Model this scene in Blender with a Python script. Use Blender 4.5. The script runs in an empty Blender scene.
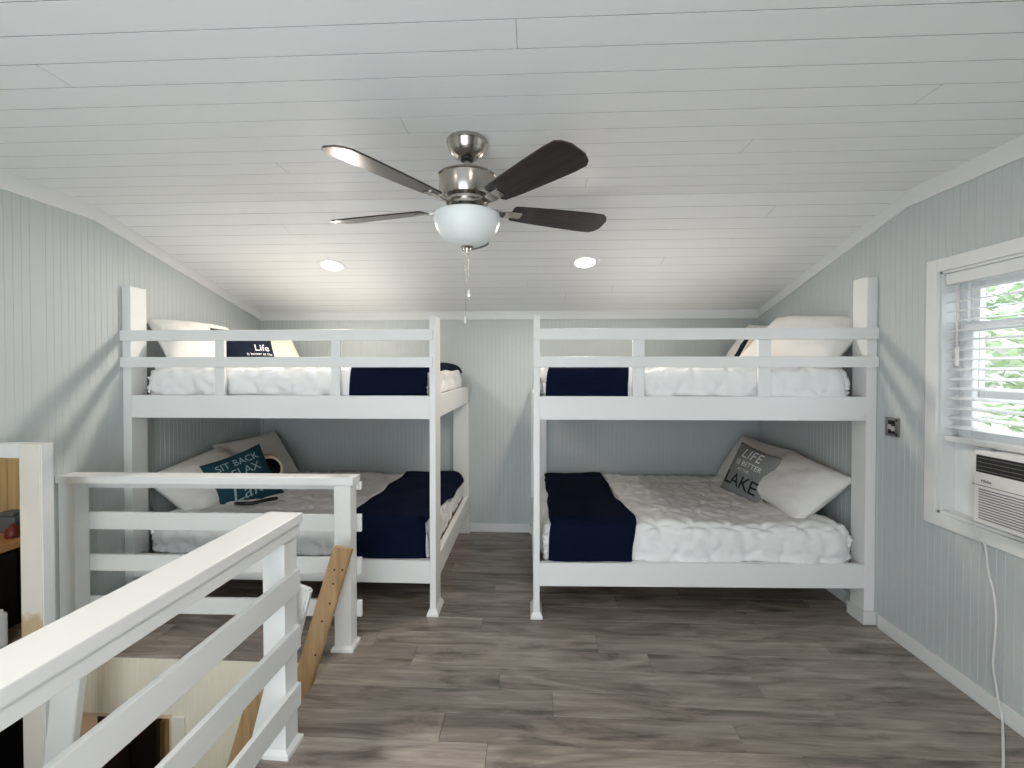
import bpy, bmesh, math, random
from mathutils import Vector, Matrix, noise
random.seed(7)
sc = bpy.context.scene
COL = sc.collection
R = math.radians

# ------------------------------------------------------------------ camera
cam_d = bpy.data.cameras.new('camera'); cam = bpy.data.objects.new('camera', cam_d); COL.objects.link(cam)
cam_d.sensor_fit = 'HORIZONTAL'; cam_d.sensor_width = 36.0
cam_d.lens = 455.0/1024*36.0; cam_d.shift_y = -9.0/1024; cam_d.clip_start = 0.02
cam.location = (0, 0, 1.5); cam.rotation_euler = (R(90-0.8), 0, R(2.64))
sc.camera = cam

# ------------------------------------------------------------------ sky and exposure
world = bpy.data.worlds.new('world'); sc.world = world; world.use_nodes = True
bg = world.node_tree.nodes['Background']; bg.inputs['Color'].default_value = (0.84, 0.93, 1.0, 1); bg.inputs['Strength'].default_value = 4.0
vs = sc.view_settings
vs.view_transform = 'Standard'; vs.look = 'None'; vs.gamma = 1.0; vs.use_curve_mapping = False; vs.exposure = -0.08

def area_light(name, loc, direction, sx, sy, power, color, shape='RECTANGLE', spread=180):
    d = bpy.data.lights.new(name, 'AREA'); d.shape = shape; d.size = sx; d.size_y = sy
    d.energy = power; d.color = color; d.spread = R(spread)
    o = bpy.data.objects.new(name, d); COL.objects.link(o); o.location = loc
    o.rotation_euler = Vector(direction).to_track_quat('-Z', 'Y').to_euler()
    return o
# added unseen panel standing in for daylight from behind the photographer, tilted up
area_light('rear_fill_light', (-0.75, -0.97, 0.82), (0, 1, 0.20), 1.7, 1.5, 25, (0.88, 0.95, 1.0))
# daylight of the blinded window in the right wall (sky portal)
pl = area_light('side_window_daylight', (2.16, 1.78, 1.50), (-1, 0, -0.05), 1.1, 0.9, 1, (1, 1, 1)); pl.data.cycles.is_portal = True

DOWNLIGHT_W = 17.0
WARM = (1.0, 0.90, 0.78)

# ------------------------------------------------------------------ materials
def mat(name, base, rough=0.5, metal=0.0, spec=0.5):
    m = bpy.data.materials.new(name); m.use_nodes = True
    b = m.node_tree.nodes['Principled BSDF']
    b.inputs['Base Color'].default_value = (*base, 1); b.inputs['Roughness'].default_value = rough
    b.inputs['Metallic'].default_value = metal; b.inputs['Specular IOR Level'].default_value = spec
    return m
def nd(m, t, **kw):
    n = m.node_tree.nodes.new(t)
    for k, v in kw.items(): setattr(n, k, v)
    return n
def lk(m, a, b): m.node_tree.links.new(a, b)
def bsdf(m): return m.node_tree.nodes['Principled BSDF']
def add_bump(m, scale=60, strength=0.15, dist=0.002, mapping=(1, 1, 1), detail=3):
    tc = nd(m, 'ShaderNodeTexCoord'); mp = nd(m, 'ShaderNodeMapping'); mp.inputs['Scale'].default_value = mapping
    nz = nd(m, 'ShaderNodeTexNoise'); nz.inputs['Scale'].default_value = scale; nz.inputs['Detail'].default_value = detail
    bp = nd(m, 'ShaderNodeBump'); bp.inputs['Strength'].default_value = strength; bp.inputs['Distance'].default_value = dist
    lk(m, tc.outputs['Object'], mp.inputs['Vector']); lk(m, mp.outputs['Vector'], nz.inputs['Vector'])
    lk(m, nz.outputs['Fac'], bp.inputs['Height']); lk(m, bp.outputs['Normal'], bsdf(m).inputs['Normal'])
    return nz
def tint_noise(m, c0, c1, scale=8, mapping=(1, 1, 1), lo=0.35, hi=0.65, detail=4, coord='Object'):
    tc = nd(m, 'ShaderNodeTexCoord'); mp = nd(m, 'ShaderNodeMapping'); mp.inputs['Scale'].default_value = mapping
    nz = nd(m, 'ShaderNodeTexNoise'); nz.inputs['Scale'].default_value = scale; nz.inputs['Detail'].default_value = detail
    cr = nd(m, 'ShaderNodeValToRGB'); cr.color_ramp.elements[0].position = lo; cr.color_ramp.elements[1].position = hi
    cr.color_ramp.elements[0].color = (*c0, 1); cr.color_ramp.elements[1].color = (*c1, 1)
    lk(m, tc.outputs[coord], mp.inputs['Vector']); lk(m, mp.outputs['Vector'], nz.inputs['Vector'])
    lk(m, nz.outputs['Fac'], cr.inputs['Fac']); lk(m, cr.outputs['Color'], bsdf(m).inputs['Base Color'])
    return cr
M = {}
M['white_paint'] = mat('white_paint', (0.80, 0.81, 0.80), 0.42); add_bump(M['white_paint'], 45, 0.12, 0.002, (1, 1, 1))
M['trim_paint'] = mat('trim_paint', (0.74, 0.75, 0.745), 0.45); add_bump(M['trim_paint'], 40, 0.1, 0.002)
M['wall_paint'] = mat('wall_paint', (0.505, 0.545, 0.545), 0.55); add_bump(M['wall_paint'], 90, 0.12, 0.001)
M['ceiling_paint'] = mat('ceiling_paint', (0.85, 0.85, 0.845), 0.5); add_bump(M['ceiling_paint'], 70, 0.15, 0.002, (0.2, 1, 1))
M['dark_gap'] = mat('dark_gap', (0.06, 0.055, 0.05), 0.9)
M['beige_panel'] = mat('beige_panel', (0.80, 0.75, 0.62), 0.55); add_bump(M['beige_panel'], 60, 0.15, 0.002, (1, 1, .1))
M['raw_cut'] = mat('raw_cut', (0.62, 0.47, 0.33), 0.7)
M['jamb_paint'] = mat('jamb_paint', (0.74, 0.70, 0.62), 0.5)
# floor planks: grey-brown vinyl, one tone per plank
m = M['floor'] = mat('grey_plank', (0.2, 0.18, 0.17), 0.42)
geo = nd(m, 'ShaderNodeNewGeometry'); oi = nd(m, 'ShaderNodeObjectInfo')
mul = nd(m, 'ShaderNodeVectorMath', operation='MULTIPLY_ADD')
cmb = nd(m, 'ShaderNodeCombineXYZ'); lk(m, oi.outputs['Random'], cmb.inputs['X']); lk(m, oi.outputs['Random'], cmb.inputs['Y']); lk(m, oi.outputs['Random'], cmb.inputs['Z'])
lk(m, cmb.outputs['Vector'], mul.inputs[0]); mul.inputs[1].default_value = (37, 17, 51); lk(m, geo.outputs['Position'], mul.inputs[2])
mp = nd(m, 'ShaderNodeMapping'); mp.inputs['Scale'].default_value = (0.85, 4.2, 1); lk(m, mul.outputs['Vector'], mp.inputs['Vector'])
n1 = nd(m, 'ShaderNodeTexNoise'); n1.inputs['Scale'].default_value = 2.6; n1.inputs['Detail'].default_value = 6; n1.inputs['Roughness'].default_value = 0.62; n1.inputs['Distortion'].default_value = 0.9
lk(m, mp.outputs['Vector'], n1.inputs['Vector'])
cr = nd(m, 'ShaderNodeValToRGB'); e = cr.color_ramp.elements
e[0].position = 0.28; e[0].color = (0.090, 0.071, 0.059, 1); e[1].position = 0.74; e[1].color = (0.42, 0.368, 0.322, 1)
x = e.new(0.47); x.color = (0.25, 0.213, 0.185, 1)
lk(m, n1.outputs['Fac'], cr.inputs['Fac'])
mp2 = nd(m, 'ShaderNodeMapping'); mp2.inputs['Scale'].default_value = (4, 90, 1); lk(m, mul.outputs['Vector'], mp2.inputs['Vector'])
n2 = nd(m, 'ShaderNodeTexNoise'); n2.inputs['Scale'].default_value = 1.5; n2.inputs['Detail'].default_value = 3; lk(m, mp2.outputs['Vector'], n2.inputs['Vector'])
mx = nd(m, 'ShaderNodeMixRGB', blend_type='OVERLAY'); mx.inputs['Fac'].default_value = 0.34
lk(m, cr.outputs['Color'], mx.inputs['Color1']); lk(m, n2.outputs['Fac'], mx.inputs['Color2'])
# cathedral grain
mp4 = nd(m, 'ShaderNodeMapping'); mp4.inputs['Scale'].default_value = (0.9, 7.0, 1); lk(m, mul.outputs['Vector'], mp4.inputs['Vector'])
wv = nd(m, 'ShaderNodeTexWave', bands_direction='Y'); wv.inputs['Scale'].default_value = 1.0; wv.inputs['Distortion'].default_value = 7; wv.inputs['Detail'].default_value = 2; wv.inputs['Detail Scale'].default_value = 0.8
lk(m, mp4.outputs['Vector'], wv.inputs['Vector'])
mw = nd(m, 'ShaderNodeMixRGB', blend_type='OVERLAY'); mw.inputs['Fac'].default_value = 0.07
lk(m, mx.outputs['Color'], mw.inputs['Color1']); lk(m, wv.outputs['Fac'], mw.inputs['Color2']); mx = mw
# knots
mp3 = nd(m, 'ShaderNodeMapping'); mp3.inputs['Scale'].default_value = (1.6, 5.2, 1); lk(m, mul.outputs['Vector'], mp3.inputs['Vector'])
vo = nd(m, 'ShaderNodeTexVoronoi'); vo.inputs['Scale'].default_value = 1.15; lk(m, mp3.outputs['Vector'], vo.inputs['Vector'])
kr = nd(m, 'ShaderNodeValToRGB'); kr.color_ramp.elements[0].position = 0.03; kr.color_ramp.elements[0].color = (0.22, 0.20, 0.18, 1); kr.color_ramp.elements[1].position = 0.26; kr.color_ramp.elements[1].color = (1, 1, 1, 1)
lk(m, vo.outputs['Distance'], kr.inputs['Fac'])
mk = nd(m, 'ShaderNodeMixRGB', blend_type='MULTIPLY'); mk.inputs['Fac'].default_value = 0.8
lk(m, mx.outputs['Color'], mk.inputs['Color1']); lk(m, kr.outputs['Color'], mk.inputs['Color2'])
hv = nd(m, 'ShaderNodeHueSaturation'); mr = nd(m, 'ShaderNodeMapRange'); mr.inputs['To Min'].default_value = 0.88; mr.inputs['To Max'].default_value = 1.14
lk(m, oi.outputs['Random'], mr.inputs['Value']); lk(m, mr.outputs['Result'], hv.inputs['Value']); lk(m, mk.outputs['Color'], hv.inputs['Color'])
lk(m, hv.outputs['Color'], bsdf(m).inputs['Base Color'])
bp = nd(m, 'ShaderNodeBump'); bp.inputs['Strength'].default_value = 0.12; bp.inputs['Distance'].default_value = 0.002
lk(m, n2.outputs['Fac'], bp.inputs['Height']); lk(m, bp.outputs['Normal'], bsdf(m).inputs['Normal'])

M['bedding'] = mat('white_bedding', (0.83, 0.83, 0.83), 0.85, spec=0.2); add_bump(M['bedding'], 220, 0.12, 0.001)
M['pillowcase'] = mat('white_pillowcase', (0.80, 0.785, 0.76), 0.85, spec=0.2); add_bump(M['pillowcase'], 14, 0.35, 0.01, detail=5)
M['cream'] = mat('cream_fabric', (0.74, 0.67, 0.55), 0.9, spec=0.15); add_bump(M['cream'], 300, 0.2, 0.001)
M['grey_cushion'] = mat('grey_cushion_fabric', (0.23, 0.235, 0.235), 0.9, spec=0.15); add_bump(M['grey_cushion'], 300, 0.25, 0.001)
M['teal_cushion'] = mat('teal_cushion_fabric', (0.018, 0.060, 0.082), 0.9, spec=0.15); add_bump(M['teal_cushion'], 300, 0.25, 0.001)
M['navy_cushion'] = mat('navy_cushion_fabric', (0.006, 0.010, 0.022), 0.9, spec=0.15); add_bump(M['navy_cushion'], 300, 0.25, 0.001)
M['print_white'] = mat('white_print', (0.75, 0.76, 0.74), 0.8)
M['print_pale'] = mat('pale_blue_print', (0.30, 0.42, 0.46), 0.8)
M['print_black'] = mat('black_print', (0.008, 0.008, 0.010), 0.8)
m = M['navy'] = mat('navy_knit', (0.0025, 0.006, 0.022), 0.95, spec=0.12)
tc = nd(m, 'ShaderNodeTexCoord'); wv = nd(m, 'ShaderNodeTexWave', bands_direction='Z'); wv.inputs['Scale'].default_value = 26; wv.inputs['Distortion'].default_value = 0.6
wy = nd(m, 'ShaderNodeTexWave', bands_direction='Y'); wy.inputs['Scale'].default_value = 26
ad = nd(m, 'ShaderNodeMath', operation='ADD'); bp = nd(m, 'ShaderNodeBump'); bp.inputs['Strength'].default_value = 0.5; bp.inputs['Distance'].default_value = 0.003
lk(m, tc.outputs['Object'], wv.inputs['Vector']); lk(m, tc.outputs['Object'], wy.inputs['Vector']); lk(m, wv.outputs['Fac'], ad.inputs[0]); lk(m, wy.outputs['Fac'], ad.inputs[1])
lk(m, ad.outputs[0], bp.inputs['Height']); lk(m, bp.outputs['Normal'], bsdf(m).inputs['Normal'])
M['nickel'] = mat('brushed_nickel', (0.45, 0.42, 0.38), 0.24, 1.0)
M['dark_steel'] = mat('dark_steel', (0.05, 0.05, 0.05), 0.4, 0.8)
M['walnut'] = mat('dark_walnut_blade', (0.02, 0.014, 0.012), 0.32)
tint_noise(M['walnut'], (0.011, 0.008, 0.007), (0.034, 0.022, 0.018), 3, (1, 14, 1))
m = M['bowl'] = mat('frosted_glass', (0.80, 0.84, 0.83), 0.35)
bsdf(m).inputs['Subsurface Weight'].default_value = 0.25; bsdf(m).inputs['Subsurface Radius'].default_value = (0.05, 0.05, 0.05)
M['crystal'] = mat('crystal', (0.85, 0.87, 0.88), 0.08, 0.6)
m = M['lamp'] = mat('downlight_lens', (1, 1, 1)); bsdf(m).inputs['Emission Color'].default_value = (1.0, 0.90, 0.76, 1); bsdf(m).inputs['Emission Strength'].default_value = 14
M['pine'] = mat('raw_pine', (0.55, 0.38, 0.21), 0.6); tint_noise(M['pine'], (0.38, 0.235, 0.11), (0.56, 0.38, 0.21), 4, (7, 7, 0.6)); 
M['pine_wall'] = mat('golden_pine_wall', (0.62, 0.47, 0.25), 0.5); tint_noise(M['pine_wall'], (0.56, 0.46, 0.26), (0.72, 0.61, 0.39), 3, (6, 6, 0.6))
M['knot'] = mat('knot_brown', (0.05, 0.028, 0.014), 0.7)
M['black'] = mat('black_lacquer_and_void', (0.004, 0.004, 0.005), 0.35)
M['counter'] = mat('warm_counter', (0.50, 0.26, 0.12), 0.4)
M['red'] = mat('red_plastic', (0.13, 0.015, 0.012), 0.4)
M['blue_grey'] = mat('blue_grey', (0.10, 0.13, 0.17), 0.5)
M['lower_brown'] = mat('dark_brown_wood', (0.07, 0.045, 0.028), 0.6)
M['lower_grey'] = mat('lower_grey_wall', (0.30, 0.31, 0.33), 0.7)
M['vinyl'] = mat('white_vinyl', (0.84, 0.86, 0.87), 0.35)
M['slat'] = mat('white_blind_slat', (0.86, 0.88, 0.88), 0.4)
bsdf(M['slat']).inputs['Transmission Weight'].default_value = 0.0
M['ac'] = mat('white_plastic', (0.74, 0.72, 0.70), 0.4)
M['ac_dark'] = mat('black_grille', (0.012, 0.012, 0.013), 0.5)
M['ac_line'] = mat('grey_plastic_line', (0.16, 0.155, 0.15), 0.5)
M['ac_led'] = mat('pale_screen', (0.7, 0.74, 0.85), 0.2)
M['cord'] = mat('white_cord', (0.72, 0.73, 0.71), 0.5)
M['steel'] = mat('galvanised_steel', (0.33, 0.32, 0.31), 0.35, 0.9)
M['pinkish'] = mat('pale_plastic', (0.55, 0.50, 0.50), 0.5)
M['leaf'] = mat('leaves', (0.16, 0.36, 0.06), 0.6); tint_noise(M['leaf'], (0.10, 0.18, 0.06), (0.34, 0.44, 0.22), 1.5)
M['bark'] = mat('bark', (0.28, 0.22, 0.17), 0.9)
M['litter'] = mat('leaf_litter', (0.5, 0.46, 0.4), 0.9); tint_noise(M['litter'], (0.20, 0.20, 0.16), (0.60, 0.58, 0.53), 1.2, detail=8)
m = M['glass'] = bpy.data.materials.new('window_glass'); m.use_nodes = True
nt = m.node_tree; nt.nodes.remove(nt.nodes['Principled BSDF'])
tr = nd(m, 'ShaderNodeBsdfTransparent'); gl = nd(m, 'ShaderNodeBsdfGlossy'); gl.inputs['Roughness'].default_value = 0.02; ms = nd(m, 'ShaderNodeMixShader'); ms.inputs['Fac'].default_value = 0.06
lk(m, tr.outputs[0], ms.inputs[1]); lk(m, gl.outputs[0], ms.inputs[2]); lk(m, ms.outputs[0], nt.nodes['Material Output'].inputs['Surface'])

# ------------------------------------------------------------------ helpers
ORG = {}
def link(name, me, m, parent=None, loc=(0, 0, 0)):
    """loc is the world position of the object's origin (the parents that use this are not rotated)"""
    o = bpy.data.objects.new(name, me); COL.objects.link(o)
    if m is not None and not me.materials: me.materials.append(M[m] if isinstance(m, str) else m)
    loc = Vector(loc); ORG[o.name] = loc
    if parent is not None:
        o.parent = parent; o.location = loc - ORG[parent.name]
    else: o.location = loc
    return o
def thing(name, label, cat, loc, group=None):
    o = bpy.data.objects.new(name, None); COL.objects.link(o); o.location = loc; ORG[o.name] = Vector(loc); o.empty_display_size = 0.05
    tag(o, label, cat, group); return o
def tag(o, label, cat, group=None):
    o['label'] = label; o['category'] = cat
    if group: o['group'] = group
    return o
def struct(o): o['kind'] = 'structure'; return o
def to_mesh(bm, name, smooth=False):
    bmesh.ops.recalc_face_normals(bm, faces=bm.faces)
    me = bpy.data.meshes.new(name); bm.to_mesh(me); bm.free()
    if smooth:
        for p in me.polygons: p.use_smooth = True
    return me
def add_box(bm, x0, x1, y0, y1, z0, z1, bev=0.0, seg=2):
    r = bmesh.ops.create_cube(bm, size=1.0)
    vs_ = r['verts']
    for v in vs_:
        v.co = Vector(((x0+x1)/2 + v.co.x*(x1-x0), (y0+y1)/2 + v.co.y*(y1-y0), (z0+z1)/2 + v.co.z*(z1-z0)))
    if bev > 0:
        eds = {e_ for v in vs_ for e_ in v.link_edges}
        bmesh.ops.bevel(bm, geom=list(eds), offset=bev, segments=seg, profile=0.6, affect='EDGES')
def add_hex(bm, pts):
    """pts: 8 corners, bottom four then top four in the same order"""
    v = [bm.verts.new(p) for p in pts]
    for f in ((0, 1, 2, 3), (4, 5, 6, 7), (0, 1, 5, 4), (1, 2, 6, 5), (2, 3, 7, 6), (3, 0, 4, 7)):
        bm.faces.new([v[i] for i in f])
def box(name, b, m, parent=None, bev=0.003, seg=2):
    x0, x1, y0, y1, z0, z1 = b
    c = Vector(((x0+x1)/2, (y0+y1)/2, (z0+z1)/2)); bm = bmesh.new()
    bv = min(bev, 0.45*min(x1-x0, y1-y0, z1-z0))
    add_box(bm, x0-c.x, x1-c.x, y0-c.y, y1-c.y, z0-c.z, z1-c.z, bv, seg)
    return link(name, to_mesh(bm, name), m, parent, c)
def lathe(bm, prof, n=32, c=(0, 0, 0), closed=True):
    c = Vector(c); rings = []
    for r, z in prof:
        if r < 1e-6: rings.append([bm.verts.new(c+Vector((0, 0, z)))])
        else: rings.append([bm.verts.new(c+Vector((r*math.cos(2*math.pi*i/n), r*math.sin(2*math.pi*i/n), z))) for i in range(n)])
    for a, b in zip(rings, rings[1:]):
        for i in range(n):
            j = (i+1) % n
            if len(a) == 1 and len(b) == 1: continue
            if len(a) == 1: bm.faces.new((a[0], b[i], b[j]))
            elif len(b) == 1: bm.faces.new((a[i], b[0], a[j]))
            else: bm.faces.new((a[i], b[i], b[j], a[j]))
def lathe_obj(name, prof, m, parent, loc, n=32):
    bm = bmesh.new(); lathe(bm, prof, n); me = to_mesh(bm, name, True)
    try: me.set_sharp_from_angle(angle=R(40))
    except Exception: pass
    return link(name, me, m, parent, loc)
def tube(bm, pts, r, n=8):
    pts = [Vector(p) for p in pts]; rings = []
    for i, p in enumerate(pts):
        t = (pts[min(i+1, len(pts)-1)] - pts[max(i-1, 0)]).normalized()
        a = t.orthogonal() if abs(t.z) > 0.99 else t.cross(Vector((0, 0, 1))); a.normalize(); b = t.cross(a)
        rr = r[i] if isinstance(r, (list, tuple)) else r
        rings.append([bm.verts.new(p + a*rr*math.cos(2*math.pi*k/n) + b*rr*math.sin(2*math.pi*k/n)) for k in range(n)])
    for a, b in zip(rings, rings[1:]):
        for k in range(n): bm.faces.new((a[k], a[(k+1) % n], b[(k+1) % n], b[k]))
    bm.faces.new(rings[0]); bm.faces.new(rings[-1][::-1])
def spline(pts, n=8):
    pts = [Vector(p) for p in pts]; out = []
    for i in range(len(pts)-1):
        p0, p1, p2, p3 = pts[max(i-1, 0)], pts[i], pts[i+1], pts[min(i+2, len(pts)-1)]
        for k in range(n):
            t = k/n
            out.append(0.5*((2*p1) + (p2-p0)*t + (2*p0-5*p1+4*p2-p3)*t*t + (3*p1-p0-3*p2+p3)*t**3))
    out.append(pts[-1]); return out

# ------------------------------------------------------------------ room numbers (metres, camera at the origin, +Y into the room)
XL, XR, YB, YR = -2.555, 2.005, 4.155, -1.0
YBEND, ZC, ZB = 2.53, 2.45, 2.02
SLOPE = (ZC-ZB)/(YB-YBEND)
def zceil(y): return ZC if y <= YBEND else ZC-(y-YBEND)*SLOPE
ST_X1, ST_Y1, ST_Y0, ZLOW = -1.045, 2.253, 0.10, -2.3       # stairwell and lower floor
BEAD = 0.038

def beadboard(bm, axis, plane, inward, rects, depth=0.1):
    """rects: (u0, u1, z0, ztop at u0, ztop at u1); axis 'x' = wall running along X, 'y' = along Y"""
    def P(u, d, z):
        return (u, plane-inward*d, z) if axis == 'x' else (plane-inward*d, u, z)
    for u0, u1, z0, za, zb in rects:
        us = [(u0, 0.0)]
        k = math.ceil(u0/BEAD)
        while k*BEAD < u1-0.004:
            u = k*BEAD
            if u > u0+0.004:
                us += [(u-0.0020, 0), (u-0.0006, 0.0016), (u+0.0006, 0.0016), (u+0.0020, 0)]
            k += 1
        us.append((u1, 0.0))
        f = lambda u: za+(zb-za)*(u-u0)/(u1-u0)
        lo = [bm.verts.new(P(u, d, z0)) for u, d in us]; hi = [bm.verts.new(P(u, d, f(u))) for u, d in us]
        for i in range(len(us)-1): bm.faces.new((lo[i], lo[i+1], hi[i+1], hi[i]))
        a, b = 0.006, depth
        add_hex(bm, [P(u0, a, z0), P(u1, a, z0), P(u1, b, z0), P(u0, b, z0), P(u0, a, za), P(u1, a, zb), P(u1, b, zb), P(u0, b, za)])
def wall(name, *a, m='wall_paint', depth=0.1):
    bm = bmesh.new(); beadboard(bm, *a, depth=depth)
    me = bpy.data.meshes.new(name); bm.to_mesh(me); bm.free()
    return struct(link(name, me, m))
T = 0.02
# ---- walls
wall('wall_back', 'x', YB, -1, [(XL-.1, XR+.1, -0.02, ZB+T, ZB+T)])
WY0, WY1, WZ0, WZ1 = 1.20, 2.342, 0.79, 1.975            # window opening in the right wall
wall('wall_right', 'y', XR, -1, [(YBEND, YB, -0.02, ZC+T, ZB+T), (WY1, YBEND, -0.02, ZC+T, ZC+T), (WY0, WY1, -0.02, WZ0, WZ0), (WY0, WY1, WZ1, ZC+T, ZC+T), (YR, WY0, -0.02, ZC+T, ZC+T)])
DY0, DY1, DZ = 1.25, 2.243, 1.092                        # opening in the left wall beside the stairs
wall('wall_left', 'y', XL, 1, [(YBEND, YB, -0.02, ZC+T, ZB+T), (DY1, YBEND, ZLOW, ZC+T, ZC+T), (DY0, DY1, DZ, ZC+T, ZC+T), (YR, DY0, ZLOW, ZC+T, ZC+T)])
wall('wall_rear', 'x', YR, 1, [(XL-.1, -1.65, ZLOW, ZC+T, ZC+T), (-1.65, 0.15, 2.06, ZC+T, ZC+T), (0.15, XR+.1, -0.02, ZC+T, ZC+T)])
# stairwell walls below the loft floor
wall('wall_stairwell', 'x', ST_Y1+0.003, -1, [(XL, -2.40, ZLOW, -0.0068, -0.0068), (-2.40, -1.870, -0.30, -0.0068, -0.0068), (-1.870, -0.9, ZLOW, -0.0068, -0.0068)], m='beige_panel', depth=0.08)
wall('wall_stairwell_side', 'y', ST_X1+0.003, -1, [(ST_Y0, ST_Y1, ZLOW, -0.0068, -0.0068)], m='beige_panel', depth=0.08)
wall('wall_stairwell_near', 'x', ST_Y0, 1, [(XL, ST_X1, ZLOW, -0.0068, -0.0068)], m='beige_panel', depth=0.08)

# ---- ceiling: backing slabs and one object for each board
bm = bmesh.new()
add_box(bm, XL-.1, XR+.1, YR-.1, YBEND, ZC+0.016, ZC+0.08)
add_hex(bm, [(XL-.1, YBEND, ZC+0.016), (XR+.1, YBEND, ZC+0.016), (XR+.1, YB+.1, ZB-.1*SLOPE+0.016), (XL-.1, YB+.1, ZB-.1*SLOPE+0.016),
             (XL-.1, YBEND, ZC+0.08), (XR+.1, YBEND, ZC+0.08), (XR+.1, YB+.1, ZB-.1*SLOPE+0.08), (XL-.1, YB+.1, ZB-.1*SLOPE+0.08)])
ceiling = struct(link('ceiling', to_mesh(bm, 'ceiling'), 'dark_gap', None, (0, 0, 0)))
PW = 0.1165
def board_mesh(length, w, t, ch, gap):
    """long board along X centred on its origin, chamfered long edges, face at z=0 (looking down), back at z=+t"""
    bm = bmesh.new(); h = w/2-gap/2; L = length/2
    prof = [(-h, t), (-h, ch), (-h+ch, 0), (h-ch, 0), (h, ch), (h, t)]
    a = [bm.verts.new((-L, y, z)) for y, z in prof]; b = [bm.verts.new((L, y, z)) for y, z in prof]
    for i in range(6):
        f = bm.faces.new((a[i], a[(i+1) % 6], b[(i+1) % 6], b[i]))
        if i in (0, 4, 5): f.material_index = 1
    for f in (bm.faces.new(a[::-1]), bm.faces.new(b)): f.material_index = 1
    me = to_mesh(bm, 'board'); me.materials.append(M['ceiling_paint']); me.materials.append(M['dark_gap'])      # painted face; sides darkened to put shade into the seams
    return me
bcache = {}
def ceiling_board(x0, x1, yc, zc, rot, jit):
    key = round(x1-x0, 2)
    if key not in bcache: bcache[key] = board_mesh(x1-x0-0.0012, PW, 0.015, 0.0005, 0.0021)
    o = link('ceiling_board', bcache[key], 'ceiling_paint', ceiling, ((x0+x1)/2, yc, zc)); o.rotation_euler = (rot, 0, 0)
W = XR-XL
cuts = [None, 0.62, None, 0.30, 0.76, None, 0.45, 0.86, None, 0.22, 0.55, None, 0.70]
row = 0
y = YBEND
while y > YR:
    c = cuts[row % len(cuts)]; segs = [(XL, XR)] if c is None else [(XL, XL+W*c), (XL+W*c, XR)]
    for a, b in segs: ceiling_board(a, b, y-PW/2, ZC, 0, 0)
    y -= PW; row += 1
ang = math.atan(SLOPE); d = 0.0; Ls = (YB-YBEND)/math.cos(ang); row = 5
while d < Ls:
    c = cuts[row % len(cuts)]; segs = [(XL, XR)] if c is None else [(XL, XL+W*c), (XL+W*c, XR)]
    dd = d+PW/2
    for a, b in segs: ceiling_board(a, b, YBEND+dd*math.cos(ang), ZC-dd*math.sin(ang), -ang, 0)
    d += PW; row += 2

# ---- floor: subfloor slab with the stair opening and one object for each plank
bm = bmesh.new()
add_box(bm, XL-.1, XR+.1, ST_Y1+.02, YB+.1, -0.06, -0.0065)
add_box(bm, ST_X1+.02, XR+.1, YR-.1, ST_Y1+.02, -0.06, -0.0065)
add_box(bm, XL-.1, ST_X1+.02, YR-.1, ST_Y0, -0.06, -0.0065)
floor = struct(link('floor', to_mesh(bm, 'floor'), 'dark_gap', None, (0, 0, 0)))
FW = 0.152; pcache = {}
def plank(x0, x1, y0, y1):
    key = (round(x1-x0, 3), round(y1-y0, 3))
    if key not in pcache:
        bm = bmesh.new(); add_box(bm, -(x1-x0)/2+.0005, (x1-x0)/2-.0005, -(y1-y0)/2+.0011, (y1-y0)/2-.0011, -0.0065, 0, 0.0015, 1)
        pcache[key] = to_mesh(bm, 'plank')
    link('floor_plank', pcache[key], 'floor', floor, ((x0+x1)/2, (y0+y1)/2, 0))
joint = {-1: -0.16, -2: 0.09, -3: -0.38, -4: -0.18, 0: -0.62, 1: 0.35, 2: -0.30}
for k in range(-30, 13):
    y0 = ST_Y1+k*FW; y1 = min(y0+FW, YB)
    if y1 < YR or y0 >= YB: continue
    xs = joint.get(k, (k*0.437) % 1.22)
    while xs > XL: xs -= 1.22
    while xs < XR:
        a, b = max(xs, XL), min(xs+1.22, XR)
        if k < 0 and y1 > ST_Y0: a = max(a, ST_X1)
        if b-a > 0.02: plank(a, b, y0, y1)
        xs += 1.22

# ---- trim: ceiling trim, baseboards, corner strips
TR = 0.014
def trim_strip(name, pts, m='trim_paint'):
    bm = bmesh.new(); add_hex(bm, pts); return struct(link(name, to_mesh(bm, name), m))
HT = 0.088
for side, xw, s in (('left', XL, 1), ('right', XR, -1)):
    xi = xw+s*TR; ZT = ZC+0.004
    bm = bmesh.new()
    add_hex(bm, [(xw, YR, ZC-HT), (xi, YR, ZC-HT), (xi, YBEND+.01, ZC-HT), (xw, YBEND+.01, ZC-HT), (xw, YR, ZT), (xi, YR, ZT), (xi, YBEND, ZT), (xw, YBEND, ZT)])
    add_hex(bm, [(xw, YBEND+.01, ZC-HT), (xi, YBEND+.01, ZC-HT), (xi, YB, ZB-0.068), (xw, YB, ZB-0.068), (xw, YBEND, ZT), (xi, YBEND, ZT), (xi, YB, ZB+.004), (xw, YB, ZB+.004)])
    struct(link('trim_1' if s > 0 else 'trim_2', to_mesh(bm, 'trim'), 'trim_paint'))
struct(box('trim_3', (XL, XR, YB-TR, YB, ZB-0.072, ZB+.004), 'trim_paint'))
struct(box('trim_4', (XL, XL+0.03, YB-0.012, YB, 0.0, ZB-.07), 'wall_paint'))
struct(box('trim_5', (XR-0.012, XR, YB-0.012, YB, 0.0, ZB-.07), 'wall_paint'))
BH = 0.078
def baseboard(name, bs):
    bm = bmesh.new()
    for b in bs: add_box(bm, *b, 0.0, BH, 0.003, 2)
    return struct(link(name, to_mesh(bm, name), 'trim_paint'))
B = 0.012
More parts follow.
